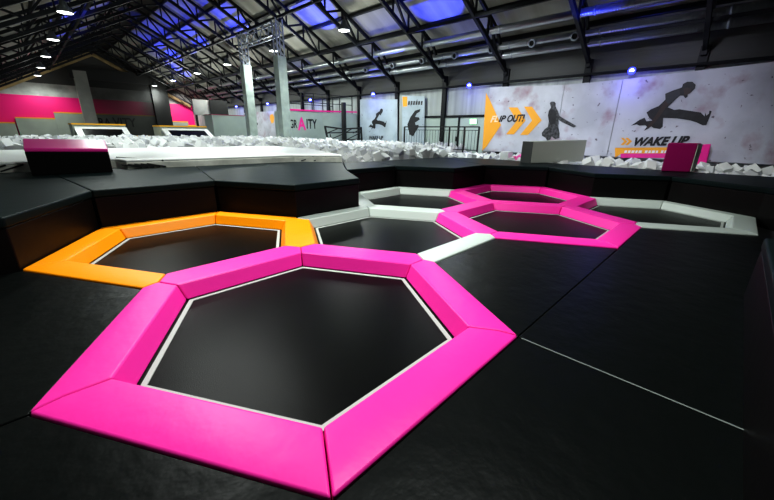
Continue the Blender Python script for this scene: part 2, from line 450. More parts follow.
def lerp(a, b, t): return a + (b - a) * t
for k, c_ in HC.items():
    for i in range(6):
        V1, V2 = vert(c_, i), vert(c_, i + 1)
        mid = (V1 + V2) / 2; key = (round(mid.x, 1), round(mid.y, 1))
        if key in done: continue
        done.add(key)
        n_ = c_ + dirv(60 * i + 30) * A3; j = hex_at(n_)
        col = 'pink' if {k, j} & {1, 5, 6} else 'orange' if 2 in (k, j) else 'pale'
        d = (V2 - V1).normalized(); g = .004
        def sidepts(cc, isT):
            if isT:
                return [cc + (V1 - cc) * RR, cc + (V2 - cc) * RR], [cc + (V1 - cc) * RB, cc + (V2 - cc) * RB]
            a, b = corner(cc, V1), corner(cc, V2)
            return [a, b], [a, b]
        ta, ba = sidepts(c_, True); tb, bb = sidepts(n_, j is not None)
        zt = .150; zo = .136 if j is None else .150
        sh = lambda p, s: p + d * g * s
        v = []
        zc = .154
        ring = [(sh(V1, 1), zc), (sh(ta[0], 1), zt), (sh(ta[1], -1), zt), (sh(V2, -1), zc), (sh(tb[1], -1), zo), (sh(tb[0], 1), zo)]
        bot = [(sh(V1, 1), 0.0), (sh(ba[0], 1), 0.0), (sh(ba[1], -1), 0.0), (sh(V2, -1), 0.0), (sh(bb[1], -1), 0.0), (sh(bb[0], 1), 0.0)]
        m_ = MB()
        pts = [(p.x, p.y, z) for p, z in ring] + [(p.x, p.y, z) for p, z in bot]
        F = [(0, 1, 2, 3), (0, 3, 4, 5), (9, 8, 7, 6), (11, 10, 9, 6)] + [(a, (a + 1) % 6, 6 + (a + 1) % 6, 6 + a) for a in range(6)]
        m_.add(pts, F)
        if j: lab = ('%s padded edge shared by %s and %s' % (CN[col], HN[k], HN[j])).replace('pale-rimmed trampoline and', 'pale-rimmed and').replace('twin pink trampoline and', 'twin and')
        else: lab = '%s padded edge of %s, %s' % (CN[col], HN[k], SIDE[i])
        w_ = lab.split()
        o = m_.build('rim_pad', M[col], bevel=.014, seg=3, origin=(mid.x, mid.y, 0))
        tag(o, lab, 'trampoline pad', 'padded edges around the hexagon trampolines')

# black floor mats (cells without a trampoline), split along the lattice seams
def outer(cell, V): return corner(Vector(cell), Vector(V))
h8 = Vector((2.4, -1.3856))
F_ = outer(h8, vert(HC[1], 5)); G_ = outer(h8, vert(HC[5], 4)); E_ = outer(h8, vert(HC[1], 0)); I_ = outer(h8, vert(HC[5], 3))
A_ = HC[1] + (vert(HC[1], 4) - HC[1]) * (1 + RO); B_ = HC[1] + (vert(HC[1], 3) - HC[1]) * (1 + RO)
C_ = Vector((-2.4, 1.3856)) + (vert(HC[1], 2) - Vector((-2.4, 1.3856))) * (1 - RO)
O_ = HC[2] + (vert(HC[2], 3) - HC[2]) * (1 + RO)
cR = Vector((4.8, -2.7713)); J_ = cR + (Vector((5.6, -1.3856)) - cR) * (1 - RO); K_ = HC[7] + (vert(HC[7], 4) - HC[7]) * (1 + RO)
WY = -2.78
gp = .006
def mat_floor(pts, label):
    pts = [Vector(p) for p in pts]; cen = sum(pts, Vector((0, 0))) / len(pts)
    q = [p + (cen - p).normalized() * gp for p in pts]
    o = MB().prism([tuple(p) for p in q], -.03, .12).build('floor_mat', M['black'], bevel=.008, seg=2, origin=(cen.x, cen.y, 0))
    tag(o, label, 'floor mat', 'black padded floor mats around the trampolines')
    return o
S1 = Vector((.88, WY))
mat_floor([F_, G_, I_, E_], 'black vinyl floor mat between the big pink trampoline and the twin pink trampolines')
m2 = mat_floor([F_, S1, (3.2, WY), (3.2, -4.3), (5.6, -4.3), K_, J_, G_], 'black vinyl floor mat reaching from the pale seam to the dark corner trampoline')
m3 = mat_floor([F_, A_, (-1.7, WY), S1], 'black vinyl floor mat in front of the pale seam, below the big pink trampoline')
sm = MB(); sd = (S1 - F_).normalized(); sn = Vector((-sd.y, sd.x)) * .006
a, b = F_ + sd * .03, S1
sm.add([(p.x, p.y, z) for z in (.118, .1235) for p in (a - sn, a + sn, b + sn, b - sn)], [(4, 5, 6, 7), (0, 1, 5, 4), (1, 2, 6, 5), (2, 3, 7, 6), (3, 0, 4, 7)])
part(sm, 'seam_strip', M['seam'], m3, 'pale grey seam line').location = -Vector(m3.location)  # thin pale grey strip laid along the seam
mat_floor([A_, B_, (-3.65, 0), (-3.65, WY), (-1.7, WY)], 'black vinyl floor mat along the front left-hand side of the big pink trampoline')
mat_floor([B_, C_, O_, (-3.65, 2.77), (-3.65, 0)], 'black vinyl floor mat between the big pink trampoline and the orange corner')

# ------------------------------------------------------------------ raised padded ledge around the pit
ZT = .70
def conc(cell, V): cell = Vector(cell); return cell + (Vector(V) - cell) * (1 - RO)
def conv(h, k): return HC[h] + (vert(HC[h], k) - HC[h]) * (1 + RO)
e2 = O_; p180 = conv(2, 2); p120 = conv(2, 1)
n1 = (2.4, 4.1569); q1 = conc(n1, (1.6, 2.7713)); q2 = conc(n1, (3.2, 2.7713))
r1 = conv(4, 2); r2 = conv(4, 1); n2 = (7.2, 4.1569); q3 = conc(n2, (6.4, 2.7713)); q4 = conv(6, 1)
s1 = conv(6, 0); n3 = (9.6, 0.); q5 = conc(n3, (8.0, 0)); t1 = conv(7, 0); t2 = conv(7, 5)
BY = 7.25
ledges = [([(-3.65, 2.83), e2, p180, (-1.2, BY + .72), (-3.65, BY + .78)], 'dark padded ledge beside the orange trampoline corner, below the pink-topped block'),
          ([p180, p120, (1.5, BY), (.1, BY + .15), (.0, BY + .68), (-1.2, BY + .72)], 'dark padded ledge behind the orange trampoline, in front of the white airbag'),
          ([p120, q1, q2, r1, (5.25, 6.1), (4.2, 7.0), (1.5, BY)], 'dark padded ledge jutting out toward the pale corner of the middle trampoline'),
          ([r1, r2, (6.2, 5.8), (5.25, 6.1)], 'dark padded ledge behind the small pale-rimmed trampoline'),
          ([r2, q3, q4, (9.6, 5.7), (6.2, 5.8)], 'dark padded ledge jutting out between the pale and the pink back trampolines'),
          ([q4, s1, (10.6, 1.6), (10.45, 4.6), (9.6, 5.7)], 'dark padded ledge behind the twin pink trampolines, below the pale sloped block'),
          ([s1, q5, t1, (10.75, -1.9), (10.6, 1.6)], 'dark padded ledge below the deep pink cube'),
          ([t1, t2, (6.33, -4.4), (11.2, -4.4), (10.75, -1.9)], 'dark padded ledge beyond the corner trampoline, at the edge of view')]
def ledge(pts, label, name='padded_ledge'):
    pts = [Vector(p) for p in pts]; cen = sum(pts, Vector((0, 0))) / len(pts)
    t = thing(name, (cen.x, cen.y, 0), label, 'ledge', 'raised padded ledges around the trampoline floor')
    q = [tuple(p + (cen - p).normalized() * .005) for p in pts]
    part(MB().prism(q, ZT - .11, ZT), 'top_pad', M['ledge'], t, bevel=.022, seg=3, origin=(cen.x, cen.y, 0))
    q = [tuple(p + (cen - p).normalized() * .03) for p in pts]
    part(MB().prism(q, -.03, ZT - .115), 'front_pad', M['ledge_front'], t, bevel=.012, origin=(cen.x, cen.y, 0))
    return t
for pts, lab in ledges: ledge(pts, lab)
t = ledge([(3.2, WY + .06), (-3.65, WY + .06), (-3.65, -4.4), (3.2, -4.4)], 'dark padded ledge close to the camera, cutting off the lower corner of the floor')
part(MB().add([(3.203, -2.93, .63), (3.203, -2.90, .63), (3.203, -2.86, .70), (3.203, -2.89, .70)], [(0, 1, 2, 3)]), 'tag', M['tag'], t, 'small white tag')

# ------------------------------------------------------------------ things on the ledge and in the pit
t = thing('padded_block', (-.9, 7.2, ZT), 'black padded block with sloping pink top standing on the ledge before the white airbag', 'padded block')
q = [(-1.43, 7.02), (-.22, 6.86), (-.12, 7.75), (-1.40, 7.9)]
def zt(p): return 1.18 + (p[1] - 6.9) * .17
b = MB(); b.add([(x, y, ZT + .002) for x, y in q] + [(x, y, zt((x, y)) - .07) for x, y in q], [(3, 2, 1, 0), (4, 5, 6, 7), (0, 1, 5, 4), (1, 2, 6, 5), (2, 3, 7, 6), (3, 0, 4, 7)])
part(b, 'block_body', M['ledge_front'], t, bevel=.015)
b = MB(); b.add([(x, y, zt((x, y)) - .07) for x, y in q] + [(x, y, zt((x, y))) for x, y in q], [(3, 2, 1, 0), (4, 5, 6, 7), (0, 1, 5, 4), (1, 2, 6, 5), (2, 3, 7, 6), (3, 0, 4, 7)])
part(b, 'top_pad', M['pinksheen'], t, 'pink top pad', bevel=.02, seg=3)

# airbag
t = thing('airbag', (2, 9, 0), 'large flat white airbag with grey front side lying behind the dark ledge', 'airbag')
q = [(-3.6, 8.08), (-1.2, 8.02), (.02, 7.98), (.13, 7.44), (1.5, 7.30), (4.2, 7.06), (5.32, 6.2), (6.6, 9.6), (6.9, 13.2), (-3.6, 13.6)]
part(MB().prism(q, -.03, .84), 'bag_side', M['bagside'], t, bevel=.02)
part(MB().prism([(x * .999, y + .01) for x, y in q], .842, .90), 'bag_top', M['white'], t, bevel=.025, seg=3)
def strap(a, b): # dark strap on the front face or top edge of the bag
    part(MB().bar(a, b, .03, .03), 'strap', M['rail'], t)
for x0 in (.28, .40, .52, .64, .76):
    strap((x0 - .25, 7.43 - x0 * .06, .80), (x0 + .12, 7.39 - x0 * .06, .72))
strap((.1, 8.3, .905), (.85, 7.37, .86))
for x0 in (4.35, 4.65, 4.95): strap((x0, 7.06 - (x0 - 4.2) * .74, .72), (x0 + .32, 7.06 - (x0 - 3.92) * .74, .84))
for x0 in (-2.6, -2.35, -2.1, -1.85): strap((x0, 8.04, .72), (x0 + .35, 8.03, .84))

# foam pit filler and cubes
def inpoly(p, poly):
    r = False; n = len(poly)
    for i in range(n):
        x0, y0 = poly[i]; x1, y1 = poly[i - 1]
        if (y0 > p[1]) != (y1 > p[1]) and p[0] < (x1 - x0) * (p[1] - y0) / (y1 - y0) + x0: r = not r
    return r
pit = [(11.4, -4.4), (15.7, -4.4), (15.7, 16.9), (10.6, 18.0), (10.4, 22.0), (-3.3, 22.0), (-3.3, 13.9), (7.2, 13.4), (6.95, 9.6), (5.75, 6.4), (6.4, 6.15), (9.9, 5.95), (10.75, 4.7), (10.9, 1.6)]
keep = []          # footprints of things standing in the pit
def heap(x, y):
    h = .49 - (.14 if x > 13.2 else 0)
    if 2.9 < y < 8.4 and x > 11.6: h = .32
    elif 2.9 < y < 6.6: h = .42
    elif y > 6.6: h = .58 + .08 * min(1, (y - 6.6) / 3) + .05 * math.sin(x * 1.3) * math.sin(y * .9)
    if y > 5.4 and x < 10.5: h = .62 + .05 * math.sin(x * 1.3) * math.sin(y * .9)
    if y > 12.5 and x < 10.5: h = .83 + .05 * math.sin(x * 1.9) * math.sin(y * 1.1)
    return h
cubes = []
s_ = .27
for iy in range(int(28 / s_)):
    for ix in range(int(20 / s_)):
        x = -3.4 + ix * s_ + random.uniform(-.08, .08); y = -4.6 + iy * s_ + random.uniform(-.08, .08)
        if not inpoly((x, y), pit): continue
        if 11.0 < x < 12.6 and 1.0 < y < 2.9: continue
        if math.hypot(x - 15.4, y + 1.1) < .55: continue
        if math.hypot(x - 9.95, y - 17.5) < .5 or math.hypot(x - 9.95, y - 21.9) < .5: continue
        cubes.append((x, y, heap(x, y) + random.uniform(-.07, .10), random.uniform(0, PI), random.uniform(-.5, .5), random.uniform(-.5, .5), random.choice((.8, .9, 1., 1., 1.08))))
        if random.random() < .28:
            cubes.append((x, y, heap(x, y) + .2 + random.uniform(-.05, .04), random.uniform(0, PI), random.uniform(-.7, .7), random.uniform(-.7, .7), random.choice((.85, 1.))))
def region(x, y):
    if y > 13: return 'white foam cube in the pit behind the white airbag', 'foam cubes behind the airbag'
    if y > 5.9: return 'white foam cube heaped in the pit before the black railing and small-skater poster', 'foam cubes before the railing'
    if y > 1.2: return 'white foam cube in the pit below the FLIP OUT! banner', 'foam cubes below the FLIP OUT! banner'
    return 'white foam cube in the pit below the WAKE UP banner', 'foam cubes below the WAKE UP banner'
vis = []
for c_ in cubes:
    p = proj(c_[:3])
    ok = p and -4 < p[0] < 778 and -4 < p[1] < 504
    dist = (Vector(c_[:3]) - CAM).length
    vis.append((0 if ok else 1, dist - (3 if c_[2] > heap(c_[0], c_[1]) + .12 else 0), c_))
vis.sort(key=lambda a: (a[0], a[1]))
near, rest = [a[2] for a in vis[:297]], [a[2] for a in vis[297:]]
hs = .135
cube = MB().box((-hs, -hs, -hs), (hs, hs, hs)).build('foam_cube', M['foam'], bevel=.012, seg=1)
cube2 = cube.copy(); cube2.data = cube.data.copy(); cube2.data.materials[0] = M['foam2']
for i, (x, y, z, a, b, c2, sc) in enumerate(near):
    src = cube2 if random.random() < .22 else cube
    if i == 0: o = cube
    else:
        o = src.copy(); COL.objects.link(o)
    o.location = (x, y, z); o.rotation_euler = (b, c2, a); o.scale = (sc, sc, sc)
    l, g_ = region(x, y); tag(o, l, 'foam cube', g_)
bpy.data.objects.remove(cube2)
fm = MB()
from mathutils import Euler
for (x, y, z, a, b, c2, sc) in rest:
    T = Matrix.Translation((x, y, z)) @ Euler((b, c2, a)).to_matrix().to_4x4() @ Matrix.Scale(sc, 4)
    fm.box((-hs, -hs, -hs), (hs, hs, hs), mi=1 if random.random() < .22 else 0, T=T)
fm.prism(pit, -.03, .45)
tag(fm.build('loose_foam', [M['foam'], M['foam2']]), 'mass of further white foam cubes filling the pit', 'foam', kind='stuff')

# pale sloped block at the pit edge, below FLIP OUT!
t = thing('pit_block', (10.8, 2, 0), 'pale grey block with dark end standing at the pit edge below the kicking figure', 'padded block')
ca = on('z', .70, 530.5, 163.5); cb = ca + Vector((2.5, -.80, 0)); cl = ca + Vector((.16, .40, 0))
ht = .66
def quad_prism(b4, z0, zs): return MB().add([(p.x, p.y, z0) for p in b4] + [(p.x, p.y, z) for p, z in zip(b4, zs)], [(3, 2, 1, 0), (4, 5, 6, 7), (0, 1, 5, 4), (1, 2, 6, 5), (2, 3, 7, 6), (3, 0, 4, 7)])
cd = cb + (cl - ca)
part(quad_prism([ca, cb, cd, cl], ZT + .002, [1.36, 1.42, 1.42, 1.36]), 'block_body', M['beige'], t, bevel=.02)
off = (ca - cb).normalized() * .02
part(quad_prism([ca + off, ca + off * .1, cl + off * .1, cl + off], ZT + .002, [1.36] * 4), 'end_panel', M['slate'], t, 'dark grey end panel')

# deep pink cube on the ledge and bright pink panel behind it
t = thing('pink_cube', (10.2, -1.3, ZT), 'deep pink padded cube with pale side standing on the ledge below WAKE UP', 'padded block')
ca = on('z', ZT, 689.5, 172.5); cl = on('z', ZT, 660.5, 171.5); cb = ca + Vector((.36, -.06, 0)); cd = cl + Vector((.36, -.06, 0))
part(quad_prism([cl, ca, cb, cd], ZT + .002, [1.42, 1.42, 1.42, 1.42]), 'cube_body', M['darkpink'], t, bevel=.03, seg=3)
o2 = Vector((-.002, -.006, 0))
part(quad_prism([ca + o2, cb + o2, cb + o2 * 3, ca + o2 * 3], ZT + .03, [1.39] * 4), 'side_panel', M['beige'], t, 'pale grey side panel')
P = [on('x', 15.5, x, y) for x, y in ((690, 164), (706, 165), (711, 144), (692, 145))]
t = thing('pink_board', (15.5, P[0].y, .6), 'bright pink upright board with a dark mark, behind the deep pink cube', 'panel')
b = MB(); b.add(P + [p + Vector((.12, 0, 0)) for p in P], [(0, 1, 2, 3), (4, 7, 6, 5), (0, 4, 5, 1), (1, 5, 6, 2), (2, 6, 7, 3), (3, 7, 4, 0)])
part(b, 'panel_board', M['pinkbright'], t, bevel=.02)
b = MB()
def flat(mb, ax, val, pts, mi=0): return mb.poly([on(ax, val, x, y) for x, y in pts], mi)
flat(b, 'x', 15.485, ((697, 149), (701, 149), (701, 153), (699, 153), (699, 156), (697, 156)))
part(b, 'dark_mark', M['pblack'], t, tri=True)

# little heap by the block: white crate and pink foam bits
p = on('z', .72, 508, 159)
P0 = Vector((11.6, 3.85, .72))
tag(MB().box((-.22, -.16, 0), (.22, .16, .3)).build('foam_box', M['white'], bevel=.02), 'small white box lying in the pit before the FLIP OUT! banner', 'box').location = on('x', 12.0, 506, 159.5)
for i, (px, s, lab) in enumerate(((513, .15, 'small pink foam piece beside the white box in the pit'), (520, .24, 'larger pink foam piece against the dark end of the pale block'))):
    o = MB().add([(-1, -.8, 0), (1, -.7, 0), (.9, .8, 0), (-.8, .7, 0), (-.5, -.3, .8), (.6, -.4, 1.1), (.5, .4, .9), (-.6, .4, .6)], [(3, 2, 1, 0), (4, 5, 6, 7), (0, 1, 5, 4), (1, 2, 6, 5), (2, 3, 7, 6), (3, 0, 4, 7)]).build('pink_foam_piece', M['pinkfoam'], bevel=.1)
    o.scale = (s, s, s); o.location = on('x', 12.0, px, 160); tag(o, lab, 'foam piece')

# ------------------------------------------------------------------ banners and posters on the long wall
RW = Matrix(((0, 0, -1), (-1, 0, 0), (0, 1, 0)))        # text facing the hall from the long wall
RE = Matrix(((1, 0, 0), (0, 0, -1), (0, 1, 0)))         # text facing down the hall


def text(s, name, m, parent, rot, p_lb, p_rb, height, shear=0., weight=.0, label=None):
    """Lettering whose lower corners are p_lb and p_rb, as a mesh part."""
    c_ = bpy.data.curves.new('t', 'FONT'); c_.body = s; c_.shear = shear; c_.offset = weight; c_.size = 1
    o = bpy.data.objects.new('t', c_); COL.objects.link(o)
    bpy.context.view_layer.update()
    me = bpy.data.meshes.new_from_object(o.evaluated_get(bpy.context.evaluated_depsgraph_get()))
    bpy.data.objects.remove(o)
    xs = [v.co.x for v in me.vertices]; ys = [v.co.y for v in me.vertices]
    x0, y0, W, H = min(xs), min(ys), max(xs) - min(xs), max(ys) - min(ys)
    p_lb = Vector(p_lb); p_rb = Vector(p_rb); L = (p_rb - p_lb).length
    ex = (p_rb - p_lb).normalized(); ey = rot @ Vector((0, 1, 0))
    base = Vector(parent.location)
    for v in me.vertices:
        q = p_lb + ex * ((v.co.x - x0) / W * L) + ey * ((v.co.y - y0) / H * height)
        v.co = q - base
    me.materials.append(m)
    o = bpy.data.objects.new(name, me); COL.objects.link(o); o.parent = parent
    if label: o['label'] = label
    return o


def board(name, pts, m, parent, th=.03):
    """Flat board facing -x with corners pts on the wall plane."""
    return part(MB().add(pts + [p + Vector((th, 0, 0)) for p in pts], [(0, 1, 2, 3), (4, 7, 6, 5), (0, 4, 5, 1), (1, 5, 6, 2), (2, 6, 7, 3), (3, 7, 4, 0)]), name, m, parent)


XB = 15.79
def zp(x0, y0, k): return lambda pts: [(x0 + a / k, y0 + b / k) for a, b in pts]
t = thing('wall_banner', (XB, 2, .7), 'long pale printed wall banner reading FLIP OUT! and WAKE UP with leaping figures', 'banner')
def rect(ya, yb, za0, za1, zb0, zb1): return [Vector((XB, ya, za0)), Vector((XB, yb, zb0)), Vector((XB, yb, zb1)), Vector((XB, ya, za1))]
ys = [on('x', XB, x, 120).y for x in (486.5, 559, 614.5)]
zt_ = (3.80, 3.66, 3.66, 3.84, 3.95)
board('banner_panel', rect(ys[0], ys[1] + .01, .70, 3.80, .72, 3.64), M['banner'], t)
board('banner_panel', rect(ys[1] - .01, ys[2] + .01, .72, 3.64, .74, 3.68), M['banner'], t)
board('banner_panel', rect(ys[2] - .01, -6.0, .74, 3.68, .74, 4.0), M['banner'], t)
f = zp(480, 85, 6.25); XF = XB - .012
def art(name, pts, m, parent, x=XF, label=None):
    return part(flat(MB(), 'x', x, pts), name, m, parent, label, tri=True)
art('orange_arrow', f([(38, 48), (60, 90), (132, 250), (10, 410), (41 - 30, 408)][:1] + [(60, 90), (132, 250), (40, 385), (14, 411)]), M['porange'], t, label='big orange triangle')
art('chevron', f([(180, 140), (235, 140), (285, 222), (212, 308), (163, 308), (230, 224)]), M['porange'], t)
art('chevron', f([(275, 135), (325, 135), (385, 220), (300, 312), (250, 312), (325, 222)]), M['porange'], t)
def wtext(s, px0, px1, pxtop, m, x=XF - .012, name='lettering', parent=None, **k):
    a, b = on('x', x, *px0), on('x', x, *px1); h = on('x', x, *pxtop).z - a.z
    return text(s, name, m, parent or t, RW, a, b, h, **k)
wtext('FL', f([(64, 234)])[0], f([(112, 231)])[0], f([(64, 194)])[0], M['plight'], shear=.3, weight=.03, label='pale letters FL')
wtext('IP', f([(116, 231)])[0], f([(160, 229)])[0], f([(116, 192)])[0], M['pblack'], shear=.3, weight=.03, label='black letters IP')
wtext('OUT!', f([(168, 232)])[0], f([(276, 229)])[0], f([(168, 187)])[0], M['pblack'], shear=.3, weight=.03, label='black letters OUT!')
art('kicking_figure', f([(436, 112), (448, 103), (464, 104), (474, 116), (472, 132), (478, 146), (488, 165), (496, 192), (530, 214), (566, 234), (602, 256), (586, 266), (545, 248), (512, 232), (490, 216), (486, 250), (497, 300), (496, 330), (470, 338), (448, 322), (440, 340), (420, 350), (410, 330), (388, 318), (386, 300), (404, 276), (424, 262), (430, 226), (424, 190), (430, 160), (444, 140)]), M['figgrey'], t, x=XF - .006)
art('kicking_figure_shade', f([(430, 165), (450, 150), (470, 160), (480, 200), (470, 240), (440, 250), (428, 215)]), M['figure'], t, x=XF - .010)
g2 = zp(620, 75, 7.74)
skater = [(487, 70), (520, 52), (560, 52), (586, 75), (580, 105), (560, 125), (545, 140), (525, 150), (522, 170), (505, 180), (490, 160), (465, 160), (430, 190), (370, 250), (420, 270), (460, 265), (560, 280), (625, 290), (655, 320), (660, 290), (668, 315), (688, 300), (692, 275), (710, 280), (690, 335), (668, 388), (640, 390), (590, 365), (540, 350), (440, 335), (335, 332), (330, 400), (310, 418), (260, 410), (240, 395), (225, 412), (185, 432), (208, 400), (195, 388), (150, 392), (130, 382), (85, 392), (150, 348), (190, 330), (205, 358), (250, 352), (225, 330), (205, 290), (240, 265), (300, 240), (352, 190), (350, 145), (410, 120), (465, 102), (480, 95)]
art('leaping_figure', g2(skater), M['figure'], t, x=XF - .006)
art('figure_face', g2([(490, 105), (520, 95), (552, 110), (548, 135), (524, 150), (500, 158)]), M['skin'], t, x=XF - .010)
art('figure_arm', g2([(350, 200), (375, 225), (300, 330), (240, 400), (200, 412), (250, 350)]), M['skin'], t, x=XF - .010)
art('figure_shirt', g2([(352, 150), (462, 110), (466, 150), (400, 205), (352, 240), (330, 225), (358, 195)]), mat('printed_shirt_grey', (.028, .03, .033), .5), t, x=XF - .0095)
h = zp(610, 130, 7.036)
wtext('WAKE UP', h([(165, 114)])[0], h([(548, 108)])[0], h([(165, 52)])[0], M['pblack'], shear=.3, weight=.05, label='black lettering WAKE UP')
for dx in (0, 32):
    art('small_chevron', h([(75 + dx, 55), (95 + dx, 55), (122 + dx, 80), (95 + dx, 106), (75 + dx, 104), (100 + dx, 80)]), M['porange'], t)
art('orange_bar', h([(35, 125), (560, 120), (560, 166), (80, 166), (35, 195)]), M['porange'], t)
art('pink_bar', h([(75, 166), (560, 164), (560, 196), (75, 196)]), M['ppink'], t, x=XF - .004)
xx = 100
for word in ((22, 20, 24, 18, 26), (22, 20, 24, 18), (20, 24)):
    b = MB()
    for w in word:
        flat(b, 'x', XF - .008, h([(xx + 4, 144), (xx + w, 144), (xx + w - 5, 162), (xx - 2, 162)])); xx += w + 4
    part(b, 'lettering', M['pwhite'], t, 'white slanted letter marks', tri=True); xx += 14
# blots printed on the banner
# posters further along
k8 = zp(355, 90, 8.33)
t = thing('wall_poster', (XB, 15.6, .8), 'wide pale poster with a small leaping skater and WAKE UP lettering', 'poster')
board('poster_sheet', [on('x', XB, x, y) for x, y in k8([(42, 470), (352, 470), (352, 78), (42, 78)])], M['poster'], t)
art('leaping_figure', [(355 + (110 + (a - 85) * .245 + 0) / 8.33, 90 + (155 + (b_ - 52) * .46) / 8.33) for a, b_ in skater], M['figure'], t)
art('orange_bar', k8([(95, 420), (285, 425), (285, 448), (95, 446)]), M['porange'], t)
wtext('WAKE UP', k8([(118, 412)])[0], k8([(235, 414)])[0], k8([(118, 381)])[0], M['pblack'], parent=t, shear=.2, weight=.03, label='dark lettering WAKE UP')
t = thing('wall_poster', (XB, 12.5, .8), 'tall narrow pale poster with an orange corner patch and curved dark figure', 'poster')
board('poster_sheet', [on('x', XB, x, y) for x, y in k8([(392, 460), (575, 472), (580, 52), (392, 45)])], M['poster'], t)
art('orange_patch', k8([(395, 55), (435, 55), (435, 135), (400, 140)]), M['porange'], t)
b = MB()
for i in range(6): flat(b, 'x', XF, k8([(445 + i * 21, 92), (459 + i * 21, 92), (455 + i * 21, 124), (441 + i * 21, 124)]))
part(b, 'lettering', M['figgrey'], t, tri=True)
art('curved_figure', k8([(545, 158), (500, 172), (462, 225), (436, 288), (444, 330), (455, 372), (485, 386), (502, 352), (528, 312), (530, 290), (505, 292), (500, 272), (540, 245), (532, 228), (500, 224), (515, 195), (540, 180)]), M['figure'], t)
t = thing('wall_poster', (XB, 30, .8), 'pale poster with an ochre motif on the wall between the two white columns', 'poster')
kk = zp(200, 90, 7.74)
board('poster_sheet', [on('x', XB, x, y) for x, y in kk([(440, 390), (640, 420), (640, 160), (440, 170)])], M['banner'], t)
art('ochre_motif', kk([(540, 195), (560, 185), (575, 210), (570, 250), (555, 260), (540, 225)]), M['porange'], t)
art('dark_figure', kk([(605, 215), (612, 215), (600, 260), (602, 300), (622, 350), (614, 355), (592, 300), (592, 255)]), M['figure'], t)
art('dark_figure', kk([(438, 250), (448, 255), (446, 272), (438, 272)]), M['figure'], t)

# pale door with transom and green exit sign, behind the railing
dr = MB()
ya, yb, ym = on('x', 15.9, 424, 120).y, on('x', 15.9, 485, 120).y, on('x', 15.9, 459, 120).y
d = MB().box((15.93, yb, -.03), (16.0, ya, 2.42)).build('door_1', M['doorglass']); d['kind'] = 'structure'
part(MB().box((15.88, yb, 2.40), (15.96, ya, 2.52)), 'transom_bar', M['steel'], d)
part(MB().box((15.88, ym - .05, 0), (15.96, ym + .05, 2.42)), 'door_stile', M['steel'], d)
part(MB().box((15.86, ym + .08, 1.15), (15.92, ym + .14, 1.4)), 'door_handle', M['steel'], d)
P = [on('x', 15.85, x, y) for x, y in ((470, 124), (476.5, 124), (476.5, 119), (470, 119))]
t = thing('exit_sign', P[0], 'small glowing green exit sign above the pale door', 'sign')
board('sign_box', [p + Vector((.01, 0, 0)) for p in P], M['rail'], t, .08)
board('sign_face', P, M['exit'], t, .005)
art('sign_arrow', ((471.5, 121), (474, 121), (474, 120), (475.8, 121.5), (474, 123), (474, 122.2), (471.5, 122.2)), M['pwhite'], t, x=15.84)

# black railing in front of the door and posters
t = thing('safety_railing', (14.3, 9.3, 0), 'black metal railing behind the foam pit before the pale door', 'railing')
xr_ = 14.3
def RP(x, y): return on('x', xr_, x, y)
yA, yM, yBq = RP(404.5, 130).y, RP(449.5, 130).y, RP(479, 130).y
ztop = 1.88
for y in (yA, yM, on('x', xr_, 464.5, 130).y, yBq): part(MB().bar((xr_, y, 0), (xr_, y, ztop), .07), 'post', M['rail'], t)
part(MB().bar((xr_, yA, ztop), (xr_, yBq, ztop), .06), 'top_rail', M['rail'], t)
part(MB().bar((xr_, yA, ztop - .16), (xr_, yBq, ztop - .16), .03), 'mid_rail', M['rail'], t)
part(MB().bar((xr_, yA, .78), (xr_, yBq, .78), .04), 'bottom_rail', M['rail'], t)
n = 26
for i in range(1, n):
    y = yA + (yBq - yA) * i / n
    part(MB().bar((xr_, y, .78), (xr_, y, ztop - .16), .014), 'baluster', M['rail'], t)

# ------------------------------------------------------------------ white columns
def white_column(y, label, top):
    x = 9.95; t = thing('white_column', (x, y, -.03), label, 'column', 'white columns in the foam pit')
    b = MB(); w = .27
    b.box((x - w, y - w, -.03), (x + w, y + w, top))
    part(b, 'column_shaft', M['column'], t, bevel=.02)
    hd = MB(); zt2 = chord(x) - .1
    for sx in (-1, 1):
        for sy in (-1, 1): hd.bar((x + sx * .2, y + sy * .2, top), (x + sx * .2, y + sy * .2, zt2), .06)
    k = 0; z = top
    while z < zt2 - .2:
        z2 = min(z + .35, zt2)
        for sx in (-1, 1): hd.bar((x + sx * .2, y - .2, z), (x + sx * .2, y + .2, z2), .035); hd.bar((x - .2, y + sx * .2, z2), (x + .2, y + sx * .2, z), .035)
        z = z2
    part(hd, 'lattice_head', M['galv'], t, 'grey steel lattice head')
white_column(17.5, 'white column rising from the foam beside the GRAVITY box', 5.55)
white_column(21.9, 'white column rising from the foam beside the plain grey box', 5.55)
x = 9.95; g_ = MB(); za, zb = chord(x) - .85, chord(x) - .2
for sx in (-.2, .2):
    g_.bar((x + sx, 17.80, za), (x + sx, 21.60, za), .06); g_.bar((x + sx, 17.80, zb), (x + sx, 21.60, zb), .06)
    for i in range(8):
        y0, y1 = 17.80 + i * .475, 17.80 + (i + 1) * .475
        g_.bar((x + sx, y0, za if i % 2 else zb), (x + sx, y1, zb if i % 2 else za), .035)
tag(g_.build('lattice_girder', M['galv']), 'grey steel lattice girder linking the tops of the two white columns', 'girder')

